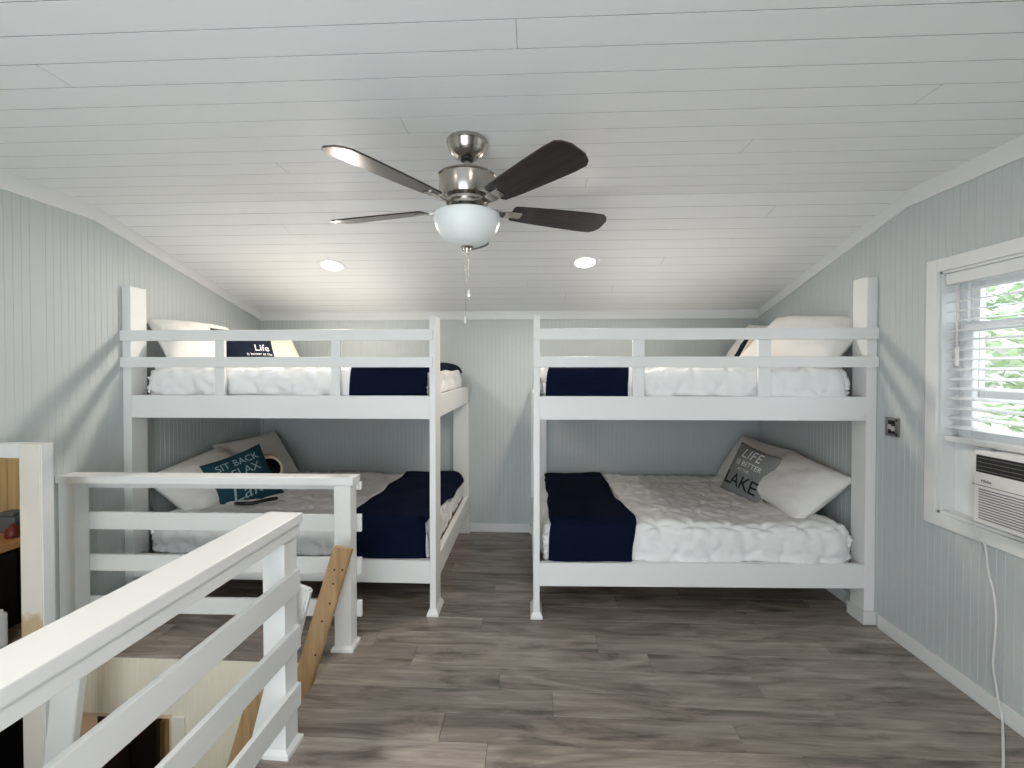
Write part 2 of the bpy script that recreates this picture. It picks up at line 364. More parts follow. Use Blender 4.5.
# bunk posts: x0,x1 of the wall posts and of the back posts, the baseboard steps around them
baseboard('baseboard_right', [(XR-B, XR, YR, 2.72-B), (XR-B, XR, 2.840+B, YB)])
baseboard('baseboard_left', [(XL, XL+B, DY1+0.20, 2.72-B), (XL, XL+B, 2.840+B, YB)])
baseboard('baseboard_back', [(XL+B, -0.728-B, YB-B, YB), (-0.585+B, 0.003-B, YB-B, YB), (0.146+B, XR-B, YB-B, YB)])

# ------------------------------------------------------------------ window in the right wall
CW = 0.062
bm = bmesh.new(); x0, x1 = XR-0.016, XR+0.001
add_box(bm, x0, x1, WY1, WY1+CW, WZ0-CW, WZ1+CW, .002); add_box(bm, x0, x1, WY0-CW, WY0, WZ0-CW, WZ1+CW, .002)
add_box(bm, x0, x1, WY0, WY1, WZ1, WZ1+CW, .002); add_box(bm, x0, x1, WY0, WY1, WZ0-CW, WZ0, .002)
add_box(bm, XR, XR+.13, WY1-.012, WY1, WZ0, WZ1); add_box(bm, XR, XR+.13, WY0, WY0+.012, WZ0, WZ1)
add_box(bm, XR, XR+.13, WY0, WY1, WZ1-.012, WZ1); add_box(bm, XR, XR+.13, WY0, WY1, WZ0, WZ0+.012)
win = struct(link('window_1', to_mesh(bm, 'window_1'), 'trim_paint', None, (0, 0, 0)))
def sash(y0, y1, z0, z1, x, wst=0.045):
    bm = bmesh.new(); t = 0.028
    add_box(bm, x, x+t, y0, y0+wst, z0, z1, .003); add_box(bm, x, x+t, y1-wst, y1, z0, z1, .003)
    add_box(bm, x, x+t, y0+wst, y1-wst, z0, z0+wst, .003); add_box(bm, x, x+t, y0+wst, y1-wst, z1-wst, z1, .003)
    s = link('window_sash', to_mesh(bm, 'window_sash'), 'vinyl', win)
    link('window_pane', box_me(x+.012, x+.016, y0+wst, y1-wst, z0+wst, z1-wst), 'glass', s)
def box_me(*b):
    bm = bmesh.new(); add_box(bm, *b); return to_mesh(bm, 'pane')
fr = bmesh.new()
add_box(fr, XR+.085, XR+.13, WY1-.05, WY1-.012, WZ0+.012, WZ1-.012, .002); add_box(fr, XR+.085, XR+.13, WY0+.012, WY0+.05, WZ0+.012, WZ1-.012, .002)
add_box(fr, XR+.085, XR+.13, WY0+.05, WY1-.05, WZ1-.05, WZ1-.012, .002)
link('window_frame', to_mesh(fr, 'window_frame'), 'vinyl', win)
sash(WY0+.05, WY1-.05, 1.36, WZ1-.05, XR+.10)
sash(WY0+.05, WY1-.05, 1.165, 1.72, XR+.068)
# accordion side panels beside the air conditioner
ACY0, ACY1, ACZ0, ACZ1 = 1.56, 2.045, 0.822, 1.135
def accordion(y0, y1):
    bm = bmesh.new(); n = 7; pts = []
    for i in range(n*2+1):
        pts.append((XR+.075+(0.010 if i % 2 else 0), y0+(y1-y0)*i/(n*2)))
    lo = [bm.verts.new((a, b, WZ0+.02)) for a, b in pts]; hi = [bm.verts.new((a, b, 1.165)) for a, b in pts]
    for i in range(len(pts)-1): bm.faces.new((lo[i], lo[i+1], hi[i+1], hi[i]))
    add_box(bm, XR+.085, XR+.10, y0, y1, WZ0+.02, 1.165)
    return to_mesh(bm, 'side_panel')
# flat board then the ribbed strip
link('infill_board', box_me(XR+.07, XR+.085, 2.150, WY1-.012, WZ0+.012, 1.165), 'vinyl', win)
bm = bmesh.new()
for yy in (2.150, 2.085): add_box(bm, XR+.052, XR+.075, yy-.007, yy+.007, WZ0+.012, 1.165, .002)
link('infill_strip', to_mesh(bm, 'infill_strip'), 'vinyl', win)
link('accordion_panel', accordion(2.05, 2.15), 'vinyl', win)
link('accordion_panel', accordion(WY0+.012, ACY0), 'vinyl', win)
link('latch', box_me(XR+.045, XR+.06, 2.105, 2.118, 0.855, 0.885), 'dark_steel', win)
# blind
bl = thing('window_blind', 'white slatted blind lowered over the window above the air conditioner', 'blind', (XR+.045, (WY0+WY1)/2, WZ1-.012))
box('headrail', (XR+.012, XR+.062, WY0+.014, WY1-.014, WZ1-.068, WZ1-.0125), 'trim_paint', bl)
cy = (WY0+WY1)/2; zs = WZ1-.105; sl_me = None; n_sl = 0
while zs > 1.20:
    if sl_me is None:
        bm = bmesh.new(); add_box(bm, -.024, .024, -(WY1-WY0)/2+.018, (WY1-WY0)/2-.018, -.0014, .0014, .001, 1); sl_me = to_mesh(bm, 'slat')
    s = link('slat', sl_me, 'slat', bl, (XR+.038, cy, zs)); s.rotation_euler = (0, R(-14), 0); zs -= 0.0465; n_sl += 1
box('bottom_rail', (XR+.013, XR+.063, WY0+.016, WY1-.016, 1.148, 1.172), 'trim_paint', bl)
for yy in (WY1-.16, cy, WY0+.16):
    bm = bmesh.new()
    for dx in (-.0255, .0255): tube(bm, [(dx, 0, 0), (dx, 0, -(WZ1-.068-1.172))], .0009, 5)
    link('ladder_cord', to_mesh(bm, 'ladder_cord'), 'cord', bl, (XR+.038, yy, WZ1-.068))
bm = bmesh.new(); tube(bm, [(0, 0, 0), (0, 0, -.30)], .004, 8); lathe(bm, [(0, -.30), (.0075, -.31), (.0085, -.39), (.006, -.40), (0, -.40)], 10)
link('tilt_wand', to_mesh(bm, 'tilt_wand', True), 'ac', bl, (XR+.006, WY1-.085, WZ1-.065))

# air conditioner
AX = 1.900
ac = thing('air_conditioner', 'white window air conditioner with black top louvre under the blind', 'air conditioner', (AX+.1, (ACY0+ACY1)/2, ACZ0))
bm = bmesh.new(); add_box(bm, AX+.02, XR+.45, ACY0+.01, ACY1-.01, ACZ0, ACZ1-.006, .006)
link('case', to_mesh(bm, 'case'), 'ac', ac)
bm = bmesh.new(); add_box(bm, AX, AX+.045, ACY0, ACY1, ACZ0+.003, ACZ1, .012, 3)
link('front_panel', to_mesh(bm, 'front_panel'), 'ac', ac)
lv = link('louvre_recess', box_me(AX-.0015, AX+.01, ACY0+.03, ACY1-.018, 1.045, 1.118), 'ac_dark', ac)
for i in range(4): link('louvre_blade', box_me(AX-.004, AX+.002, ACY0+.032, ACY1-.02, 1.054+i*.017, 1.0565+i*.017), 'ac_line', lv)
for i in range(9):
    yy = ACY0+.05+i*.046; link('louvre_fin', box_me(AX-.003, AX+.002, yy, yy+.0025, 1.047, 1.116), 'dark_steel', lv)
link('panel_seam', box_me(AX-.0008, AX+.003, ACY0+.001, ACY1-.001, 0.988, 0.991), 'ac_line', ac)
for i in range(12): link('grille_slot', box_me(AX-.0012, AX+.003, ACY0+.025, ACY1-.03, 0.848+i*.0112, 0.8525+i*.0112), 'ac_line', ac)
link('display', box_me(AX-.0012, AX+.002, 1.795, 1.835, 1.000, 1.024), 'ac_led', ac)
def text_mesh(s, size, ext=0.0, sub=0, shear=0.0, bold=0.0, spacing=1.0):
    cu = bpy.data.curves.new('txt', 'FONT'); cu.body = s; cu.size = size; cu.align_x = 'CENTER'; cu.align_y = 'CENTER'; cu.shear = shear; cu.offset = bold; cu.resolution_u = 3; cu.space_character = spacing
    cu.extrude = ext
    o = bpy.data.objects.new('txt', cu); COL.objects.link(o); dg = bpy.context.evaluated_depsgraph_get(); dg.update()
    me = bpy.data.meshes.new_from_object(o.evaluated_get(dg)); bpy.data.objects.remove(o); bpy.data.curves.remove(cu)
    me.materials.clear()
    if sub:
        bm = bmesh.new(); bm.from_mesh(me)
        for _ in range(sub): bmesh.ops.subdivide_edges(bm, edges=bm.edges[:], cuts=1, use_grid_fill=True)
        bmesh.ops.triangulate(bm, faces=bm.faces[:]); bm.to_mesh(me); bm.free()
    return me
lg = link('logo', text_mesh('Midea', .018, .0006, 0, 0.35), 'ac_line', ac, (AX-.0012, 1.985, 1.010)); lg.rotation_euler = (R(90), 0, R(-90))

ac.location.z += .015; ac.location.y += .008
# power cord of the air conditioner
pts = [(1.95, 2.097, 0.822), (1.965, 2.092, 0.76), (1.984, 2.082, 0.725), (1.984, 2.067, 0.621), (1.984, 2.044, 0.545), (1.984, 2.03, 0.444), (1.984, 2.033, 0.334), (1.984, 2.04, 0.221), (1.984, 2.026, 0.144), (1.984, 2.012, 0.067), (1.984, 1.999, 0.021), (1.89, 1.899, 0.006), (1.758, 1.764, 0.006), (1.62, 1.632, 0.006), (1.62, 1.35, 0.006), (1.8, 1.15, 0.006), (1.985, 1.1, 0.1), (1.99, 1.08, 0.3)]
bm = bmesh.new(); tube(bm, spline(pts, 8), .0045, 8)
tag(link('power_cord', to_mesh(bm, 'power_cord', True), 'cord'), 'white power cord hanging from the air conditioner to the floor', 'cord')

# bare switch box on the right wall
sw = thing('switch_box', 'bare metal electrical switch box on the right wall beside the window', 'switch box', (XR, 2.625, 1.175))
bm = bmesh.new(); add_box(bm, XR-.010, XR+.001, 2.577, 2.673, 1.122, 1.228, .003); link('box_rim', to_mesh(bm, 'box_rim'), 'steel', sw)
link('box_well', box_me(XR-.0115, XR-.008, 2.600, 2.648, 1.138, 1.213), 'black', sw)
for yy, zz in ((2.633, 1.176), (2.609, 1.168)): link('toggle', box_me(XR-.018, XR-.008, yy-.009, yy+.009, zz-.013, zz+.013), 'pinkish', sw)
for zz in (1.135, 1.215):
    bm = bmesh.new(); lathe(bm, [(0, 0), (.006, 0), (.006, .003), (0, .003)], 10); o = link('screw', to_mesh(bm, 'screw'), 'dark_steel', sw, (XR-.010, 2.59, zz)); o.rotation_euler = (0, R(-90), 0)

# ------------------------------------------------------------------ unseen rear door opening, added for the daylight panel behind the photographer
bm = bmesh.new()
for a, b in ((-1.65-CW, -1.65), (.15, .15+CW)): add_box(bm, a, b, YR, YR+.016, 0, 2.06+CW)
add_box(bm, -1.65, .15, YR, YR+.016, 2.06, 2.06+CW)
struct(link('door_added', to_mesh(bm, 'door_added'), 'trim_paint'))

# ------------------------------------------------------------------ recessed lights
def downlight(x, y, label, power=DOWNLIGHT_W):
    z = zceil(y); rot = (-ang if y > YBEND else 0.0)
    t = thing('recessed_light', label, 'ceiling light', (x, y, z), 'recessed ceiling lights')
    t.rotation_euler = (rot, 0, 0)
    bm = bmesh.new(); lathe(bm, [(.070, .004), (.072, -.004), (.096, -.006), (.102, -.002), (.102, .002), (.070, .004)], 36)
    o = link('trim_ring', to_mesh(bm, 'trim_ring', True), 'white_paint', t, (x, y, z))
    bm = bmesh.new(); lathe(bm, [(0, -.003), (.0715, -.003), (.0715, .003), (0, .003)], 36)
    o = link('lens', to_mesh(bm, 'lens'), 'lamp', t, (x, y, z))
    d_ = bpy.data.lights.new('downlight_lamp', 'AREA'); d_.shape = 'DISK'; d_.size = .135; d_.energy = power; d_.color = WARM
    l = bpy.data.objects.new('downlight_lamp', d_); COL.objects.link(l); l.parent = t; l.location = (0, 0, -.008)
downlight(-1.468, 3.272, 'lit recessed ceiling light above the left bunk bed')
downlight(0.369, 3.267, 'lit recessed ceiling light above the right bunk bed')
downlight(-1.468, 0.25, 'recessed ceiling light over the stair opening', 11.0); downlight(0.369, 0.25, 'recessed ceiling light over the photographer', 14.0)

# ------------------------------------------------------------------ ceiling fan
FX, FY = -0.275, 1.90
fan = thing('ceiling_fan', 'five-blade ceiling fan with dark blades, nickel motor and white glass bowl', 'ceiling fan', (FX, FY, ZC))
def fl(name, prof, m, n=40): return lathe_obj(name, prof, m, fan, (FX, FY, 0), n)
fl('canopy', [(0, 2.4495), (.083, 2.4495), (.086, 2.444), (.086, 2.434), (.082, 2.430), (.075, 2.408), (.060, 2.388), (.042, 2.377), (.036, 2.375), (0, 2.375)], 'nickel')
fl('canopy_collar', [(0, 2.379), (.028, 2.379), (.028, 2.367), (.022, 2.363), (0, 2.363)], 'dark_steel', 24)
fl('downrod', [(0, 2.37), (.0135, 2.37), (.0135, 2.305), (0, 2.305)], 'nickel', 20)
fl('motor_housing', [(0, 2.312), (.060, 2.312), (.102, 2.307), (.123, 2.298), (.125, 2.293), (.119, 2.289), (.115, 2.240), (.105, 2.210), (.088, 2.200), (.088, 2.190), (0, 2.190)], 'nickel')
fl('rotor_ring', [(0, 2.192), (.076, 2.192), (.076, 2.176), (.060, 2.166), (0, 2.166)], 'nickel')
fl('light_fitter', [(0, 2.170), (.062, 2.170), (.066, 2.150), (.100, 2.144), (.104, 2.132), (0, 2.132)], 'nickel')
fl('glass_bowl', [(.130, 2.142), (.136, 2.138), (.139, 2.126), (.136, 2.106), (.125, 2.076), (.107, 2.050), (.083, 2.030), (.052, 2.016), (.020, 2.009), (0, 2.008)], 'bowl', 48)
fl('finial', [(0, 2.016), (.026, 2.014), (.028, 2.006), (.015, 2.002), (.013, 1.992), (.008, 1.980), (0, 1.976)], 'nickel', 20)
PH = -50
def blade_mesh():
    bm = bmesh.new(); out = [(.195, .040), (.205, .052), (.30, .062), (.45, .071), (.56, .076), (.610, .074), (.630, .060), (.645, .030)]
    top = [(a, b) for a, b in out]; bot = [(a, -b) for a, b in reversed(out)]
    lp = top+bot; t = .003
    a = [bm.verts.new((x_, y_, -t)) for x_, y_ in lp]; b = [bm.verts.new((x_, y_, t)) for x_, y_ in lp]
    bm.faces.new(a); bm.faces.new(b[::-1]); n = len(lp)
    for i in range(n): bm.faces.new((a[i], a[(i+1) % n], b[(i+1) % n], b[i]))
    return to_mesh(bm, 'blade')
def bracket_mesh():
    bm = bmesh.new()
    prof = [(.062, .016, .004), (.10, .014, .000), (.135, .017, -.010), (.165, .022, -.013), (.20, .024, -.0075), (.232, .024, -.0075), (.240, .016, -.0075)]
    lo, hi = [], []
    for x_, w_, z_ in prof:
        lo.append([bm.verts.new((x_, -w_, z_)), bm.verts.new((x_, w_, z_))]); hi.append([bm.verts.new((x_, -w_, z_+.005)), bm.verts.new((x_, w_, z_+.005))])
    for i in range(len(prof)-1):
        for q in (lo, hi): bm.faces.new((q[i][0], q[i][1], q[i+1][1], q[i+1][0]))
        for k in (0, 1): bm.faces.new((lo[i][k], lo[i+1][k], hi[i+1][k], hi[i][k]))
    bm.faces.new((lo[0][0], lo[0][1], hi[0][1], hi[0][0])); bm.faces.new((lo[-1][0], lo[-1][1], hi[-1][1], hi[-1][0]))
    return to_mesh(bm, 'blade_bracket')
bme, kme = blade_mesh(), bracket_mesh()
for k in range(5):
    o = link('blade', bme, 'walnut', fan, (FX, FY, 2.17)); o.rotation_mode = 'XYZ'
    o.matrix_local = Matrix.Translation((0, 0, 2.17-ZC)) @ Matrix.Rotation(R(PH+72*k), 4, 'Z') @ Matrix.Rotation(R(-13), 4, 'X')
    b = bpy.data.objects.new('blade_bracket', kme); COL.objects.link(b); b.parent = o
    if not kme.materials: kme.materials.append(M['nickel'])
for dx, dy, L_ in ((.008, -.012, .165), (-.010, .010, .275)):
    bm = bmesh.new(); tube(bm, [(0, 0, 0), (0, 0, -L_)], .0011, 6)
    for zz in [-.02*i for i in range(int(L_/.02))]: lathe(bm, [(0, .0022), (.0022, 0), (0, -.0022)], 6, (0, 0, zz))
    ch = link('pull_chain', to_mesh(bm, 'pull_chain'), 'nickel', fan, (FX+dx, FY+dy, 1.995))
    bm = bmesh.new(); lathe(bm, [(0, 0), (.003, -.002), (.007, -.012), (.009, -.024), (.006, -.032), (0, -.034)], 10)
    link('crystal_fob', to_mesh(bm, 'crystal_fob'), 'crystal', ch, (FX+dx, FY+dy, 1.995-L_))

# ------------------------------------------------------------------ bunk beds
YF = 2.72
UB0, UB1, LB0, LB1 = 1.195, 1.335, 0.192, 0.334
def bunk(s, label):
    """s=-1: bed against the left wall, s=+1: bed against the right wall"""
    if s < 0: wall_x, foot_x = XL, -0.587
    else: wall_x, foot_x = XR, 0.003
    d = -s                                             # direction from the wall to the foot end
    X = lambda a, b: (min(a, b), max(a, b))
    root = thing('bunk_bed', label, 'bunk bed', ((wall_x+foot_x)/2, (YF+YB)/2, 0), 'built-in bunk beds')
    wi = wall_x+d*0.004; wp = wall_x+d*(0.060 if s > 0 else 0.056)
    wpx = X(wall_x+d*0.018, wp)
    ztop = 2.035 if s > 0 else 2.012
    p = box('wall_post', (*X(wall_x+d*.001, wp), YF, YF+0.118, 0, ztop), 'white_paint', root, .003)
    bm = bmesh.new()
    add_box(bm, *X(wall_x+d*.001, wp+d*B), YF-B, YF, 0, BH, .002); add_box(bm, *X(wp, wp+d*B), YF, YF+.118+B, 0, BH, .002); add_box(bm, *X(wall_x+d*.001, wp), YF+.118, YF+.118+B, 0, BH, .002)
    link('base_moulding', to_mesh(bm, 'base_moulding'), 'trim_paint', p)
    fin = foot_x-d*0.038
    f = box('foot_post', (*X(fin, foot_x), YF, YF+0.14, 0, 1.818), 'white_paint', root, .003)
    bm = bmesh.new(); xa, xb = X(fin, foot_x)
    pts_lo = [(xa-.017, YF-.017, 0), (xb+.017, YF-.017, 0), (xb+.017, YF+.157, 0), (xa-.017, YF+.157, 0)]
    pts_hi = [(xa-.003, YF-.003, .040), (xb+.003, YF-.003, .040), (xb+.003, YF+.143, .040), (xa-.003, YF+.143, .040)]
    pts_md = [(q[0], q[1], .012) for q in pts_lo]
    add_hex(bm, pts_lo+pts_md); add_hex(bm, pts_md+pts_hi)
    link('foot_block', to_mesh(bm, 'foot_block'), 'white_paint', f)
    bp_ = box('back_post', (*X(foot_x, foot_x-d*.14), YB-.040, YB-.002, 0, UB0), 'white_paint', root, .003)
    bm = bmesh.new(); xa, xb = X(foot_x, foot_x-d*.14)
    add_box(bm, xa-B, xb+B, YB-.040-B, YB-.040, 0, BH, .002); add_box(bm, xa-B, xa, YB-.04, YB-.002, 0, BH, .002); add_box(bm, xb, xb+B, YB-.04, YB-.002, 0, BH, .002)
    link('base_moulding', to_mesh(bm, 'base_moulding'), 'trim_paint', bp_)
    for z0, z1, nm in ((UB0, UB1, 'upper'), (LB0, LB1, 'lower')):
        dz = 0.014 if (s > 0 and nm == 'lower') else 0.0
        bx = X(wp, fin)
        c = Vector(((bx[0]+bx[1])/2, YF+.019, (z0+z1)/2)); bm = bmesh.new()
        add_hex(bm, [(bx[0]-c.x, -.019, -.07), (bx[1]-c.x, -.019, -.07+dz), (bx[1]-c.x, .019, -.07+dz), (bx[0]-c.x, .019, -.07), (bx[0]-c.x, -.019, .07), (bx[1]-c.x, -.019, .07+dz), (bx[1]-c.x, .019, .07+dz), (bx[0]-c.x, .019, .07)])
        bmesh.ops.bevel(bm, geom=bm.edges[:], offset=.003, segments=2, affect='EDGES')
        link('side_beam', to_mesh(bm, 'side_beam'), 'white_paint', root, c)
        box('foot_beam', (*X(fin, foot_x), YF+.1402, YB-.041, z0, z1), 'white_paint', root, .003)
        box('mattress_deck', (*X(wall_x+d*.02, fin), YF+.04, YB-.045, z0+.075, z0+.093), 'pine', root, .001)
        box('wall_ledger', (*X(wall_x+d*.001, wall_x+d*.039), YF+.16, YB-.02, z0-.016, z0+.072), 'white_paint', root, .006)
        box('back_ledger', (*X(wall_x+d*.04, foot_x-d*.15), YB-.044, YB-.004, z0-.016, z0+.072), 'white_paint', root, .004)
    ex = X(wall_x+d*.001, foot_x-d*.016) if s < 0 else (foot_x, wall_x-.004)
    for z0, z1 in ((1.671, 1.737), (1.508, 1.571)):
        box('guard_rail', (*ex, YF-.0195, YF-.0005, z0, z1), 'white_paint', root, .003)
    ups = ((-1.960, -1.899), (-1.230, -1.174)) if s < 0 else ((.590, .661), (1.324, 1.395))
    for a, b in ups: box('guard_upright', (a, b, YF, YF+.019, UB1+.0005, 1.705), 'white_paint', root, .003)
    return root
bunk(-1, 'white built-in bunk bed against the left wall behind the stair railing')
rb = bunk(1, 'white built-in bunk bed against the right wall near the window')
# the right bed stands a touch out of square, its wall end deeper than its foot end
sk = Matrix.Translation((.003, YF, 0)) @ Matrix.Rotation(R(0.8), 4, 'Z') @ Matrix.Translation((-.003, -YF, 0))
rb.location = sk @ rb.location; rb.rotation_euler = (0, 0, R(0.8))

# ------------------------------------------------------------------ bedding
def clampv(v, a, b): return max(a, min(b, v))
class Bed:
    def __init__(s, x0, x1, y0, y1, ztop, r, seed, amp): s.x0, s.x1, s.y0, s.y1, s.z, s.r, s.seed, s.amp = x0, x1, y0, y1, ztop, r, seed, amp
    def low(s, p): return s.amp*(0.020*noise.noise(Vector((p.x*2.6+s.seed, p.y*2.6, p.z*2.6))) + 0.011*noise.noise(Vector((p.x*7+s.seed, p.y*5, p.z*7))))
    def pt(s, a, b, off=0.0, fine=True):
        oa = max(s.x0-a, a-s.x1, 0); ob = max(s.y0-b, b-s.y1, 0)
        p0 = Vector((clampv(a, s.x0, s.x1), clampv(b, s.y0, s.y1), s.z-max(oa, ob)))
        r = s.r
        q = Vector((clampv(p0.x, s.x0+r, s.x1-r), clampv(p0.y, s.y0+r, s.y1-r), min(p0.z, s.z-r)))
        n = p0-q
        n = n.normalized() if n.length > 1e-6 else Vector((0, 0, 1))
        p = q+n*r
        h = s.low(p)
        if fine:
            sp = 0.215; ra = round(b/sp); best = 9; bx_ = by_ = 0
            for j in (ra-1, ra, ra+1):
                sh = 0.5*sp if j % 2 else 0
                i = round((a-sh)/sp)
                dx, dy = a-(i*sp+sh), b-j*sp; dd = math.hypot(dx, dy)
                if dd < best: best, bx_, by_, key = dd, dx, dy, i*7+j*13
            th = math.atan2(by_, bx_)
            h += -0.016*math.exp(-(best/.03)**2) + 0.017*(abs(math.cos(2.5*th+key))-.55)*math.exp(-((best-.055)/.05)**2)
            q_ = Vector((a*9+s.seed+2*noise.noise(Vector((a*3, b*3, s.seed))), b*9, 3))
            h += 0.011*(0.35-abs(noise.noise(q_)))
            if ob > 0.02 or oa > 0.02: h += 0.020*(0.3-abs(noise.noise(Vector((a*11+(p.z-s.z)*7, b*11, s.seed+p.z*2)))))
        return p+n*(h+off)
def sheet(name, bed, ua, ub, na, nb, off, fine, thick, m, edge=None):
    bm = bmesh.new(); g = []
    for i in range(na+1):
        row_ = []
        for j in range(nb+1):
            a = ua[0]+(ua[1]-ua[0])*i/na; b = ub[0]+(ub[1]-ub[0])*j/nb
            if edge: a, b = edge(a, b, i/na, j/nb)
            row_.append(bm.verts.new(bed.pt(a, b, off, fine)))
        g.append(row_)
    for i in range(na):
        for j in range(nb): bm.faces.new((g[i][j], g[i+1][j], g[i+1][j+1], g[i][j+1]))
    bmesh.ops.remove_doubles(bm, verts=bm.verts, dist=1e-5)
    bmesh.ops.recalc_face_normals(bm, faces=bm.faces)
    me = bpy.data.meshes.new(name); bm.to_mesh(me); bm.free()
    up = sum(p.normal.z*p.area for p in me.polygons)
    if up < 0: me.flip_normals()
    for p in me.polygons: p.use_smooth = True
    c = sum((v.co for v in me.vertices), Vector())/len(me.vertices)
    for v in me.vertices: v.co -= c
    o = link(name, me, m, None, c)
    sd = o.modifiers.new('thickness', 'SOLIDIFY'); sd.thickness = thick; sd.offset = -1
    return o
beds = {}
for key, x0, x1, zt, seed, amp, lab in (
    ('LL', -2.455, -0.640, 0.560, 11, 1.0, 'lower bunk of the left bed'), ('LR', 0.055, 1.905, 0.560, 23, 1.0, 'lower bunk of the right bed'),
    ('UL', -2.455, -0.640, 1.528, 37, 0.55, 'upper bunk of the left bed'), ('UR', 0.055, 1.880, 1.528, 51, 0.55, 'upper bunk of the right bed')):
    DR = 0.235 if key[0] == 'L' else 0.20
    bd = Bed(x0, x1, 2.772, 4.100, zt, 0.085, seed, amp); beds[key] = bd
    z0 = (LB0 if key[0] == 'L' else UB0)+.093
    bm = bmesh.new(); add_box(bm, x0+.035, x1-.035, 2.772+.035, 4.100-.035, z0, zt-.05, .04, 3)
    c = Vector(((x0+x1)/2, 3.436, z0))
    for v in bm.verts: v.co -= c
    tag(link('mattress', to_mesh(bm, 'mattress', True), 'bedding', None, c), 'white mattress under the comforter on the '+lab, 'mattress', 'bunk mattresses')
    o = sheet('comforter', bd, (x0-DR, x1+DR), (2.772-DR, 4.100+DR), 150, 112, 0, True, .014, 'bedding')
    tag(o, 'white pintuck comforter spread on the '+lab, 'comforter', 'white comforters')
def wob(k, s): return 0.018*noise.noise(Vector((k*3.1, s, 5)))
def edge_std(a, b, u, v): return a+wob(b*1.2, 1 if u < .5 else 9)*(1 if u in (0, 1) else 1), b
o = sheet('throw_blanket', beds['LR'], (0.105, 0.595), (2.772-.232, 4.03), 30, 90, .022, False, .010, 'navy', lambda a, b, u, v: (a+wob(b*1.3, u*2)+(.05 if u > .5 else .0)*math.exp(-((b-2.85)/.25)**2)*0.6, b))
tag(o, 'navy knit throw blanket folded across the foot of the lower right bunk', 'blanket', 'navy throw blankets')
o = sheet('throw_blanket', beds['UR'], (0.085, 0.575), (2.772-.197, 4.03), 30, 80, .018, False, .010, 'navy', lambda a, b, u, v: (a+wob(b*1.3, u*2), b))
tag(o, 'navy knit throw blanket over the foot of the upper right bunk', 'blanket', 'navy throw blankets')
o = sheet('throw_blanket', beds['UL'], (-1.125, -0.60), (2.772-.197, 4.10), 34, 80, .018, False, .010, 'navy', lambda a, b, u, v: (a+wob(b*1.3, u*2)+(0.03*u if b > 3.9 else 0), b))
tag(o, 'navy knit throw blanket over the foot of the upper left bunk', 'blanket', 'navy throw blankets')
o = sheet('throw_blanket', beds['LL'], (-1.13, -0.655), (2.772-.232, 4.07), 34, 90, .022, False, .010, 'navy', lambda a, b, u, v: (a+wob(b*1.3, u*2)+ .09*u*clampv((b-2.95)/.6, 0, 1) - .05*(1-u)*(1-clampv((b-2.7)/.5, 0, 1)), b))
tag(o, 'navy knit throw blanket sagging over the foot of the lower left bunk', 'blanket', 'navy throw blankets')

# pillows
def pillow_z(u, v, t): return t*max(0, 1-abs(u)**2.6)**.55*max(0, 1-abs(v)**2.6)**.55
def pillow_bm(w, h, t, seed, wr=.012, c=.07, n=26):
    bm = bmesh.new()
    def P(u, v, s):
        x_ = w/2*u*(1-c*(1-v*v)*abs(u)); y_ = h/2*v*(1-c*(1-u*u)*abs(v))
        z_ = s*(pillow_z(u, v, t)+.002)
        k = min(1, 2.5*(1-max(abs(u), abs(v))))
        z_ += k*wr*noise.noise(Vector((u*3+seed, v*3, s*2)))+k*wr*.5*noise.noise(Vector((u*8+seed, v*6, s*3)))
        return (x_, y_, z_)
    F = {}
    for s in (1, -1):
        for i in range(n+1):
            for j in range(n+1):
                u = -1+2*i/n; v = -1+2*j/n
                u = math.copysign(abs(u)**.85, u); v = math.copysign(abs(v)**.85, v)
                F[s, i, j] = bm.verts.new(P(u, v, s))
    for i in range(n):
        for j in range(n):
            bm.faces.new((F[1, i, j], F[1, i+1, j], F[1, i+1, j+1], F[1, i, j+1]))
            f = bm.faces.new((F[-1, i, j], F[-1, i, j+1], F[-1, i+1, j+1], F[-1, i+1, j])); f.material_index = 1
    rim = [(i, 0) for i in range(n)]+[(n, j) for j in range(n)]+[(i, n) for i in range(n, 0, -1)]+[(0, j) for j in range(n, 0, -1)]
    for a, b in zip(rim, rim[1:]+rim[:1]):
        f = bm.faces.new((F[1, a[0], a[1]], F[-1, a[0], a[1]], F[-1, b[0], b[1]], F[1, b[0], b[1]])); f.material_index = 1
    return bm
def frame(n, up, roll=0):
    n = Vector(n).normalized(); up = Vector(up); yv = (up-n*up.dot(n)).normalized(); xv = yv.cross(n)
    m_ = Matrix((xv, yv, n)).transposed().to_4x4()
    return m_ @ Matrix.Rotation(R(roll), 4, 'Z')
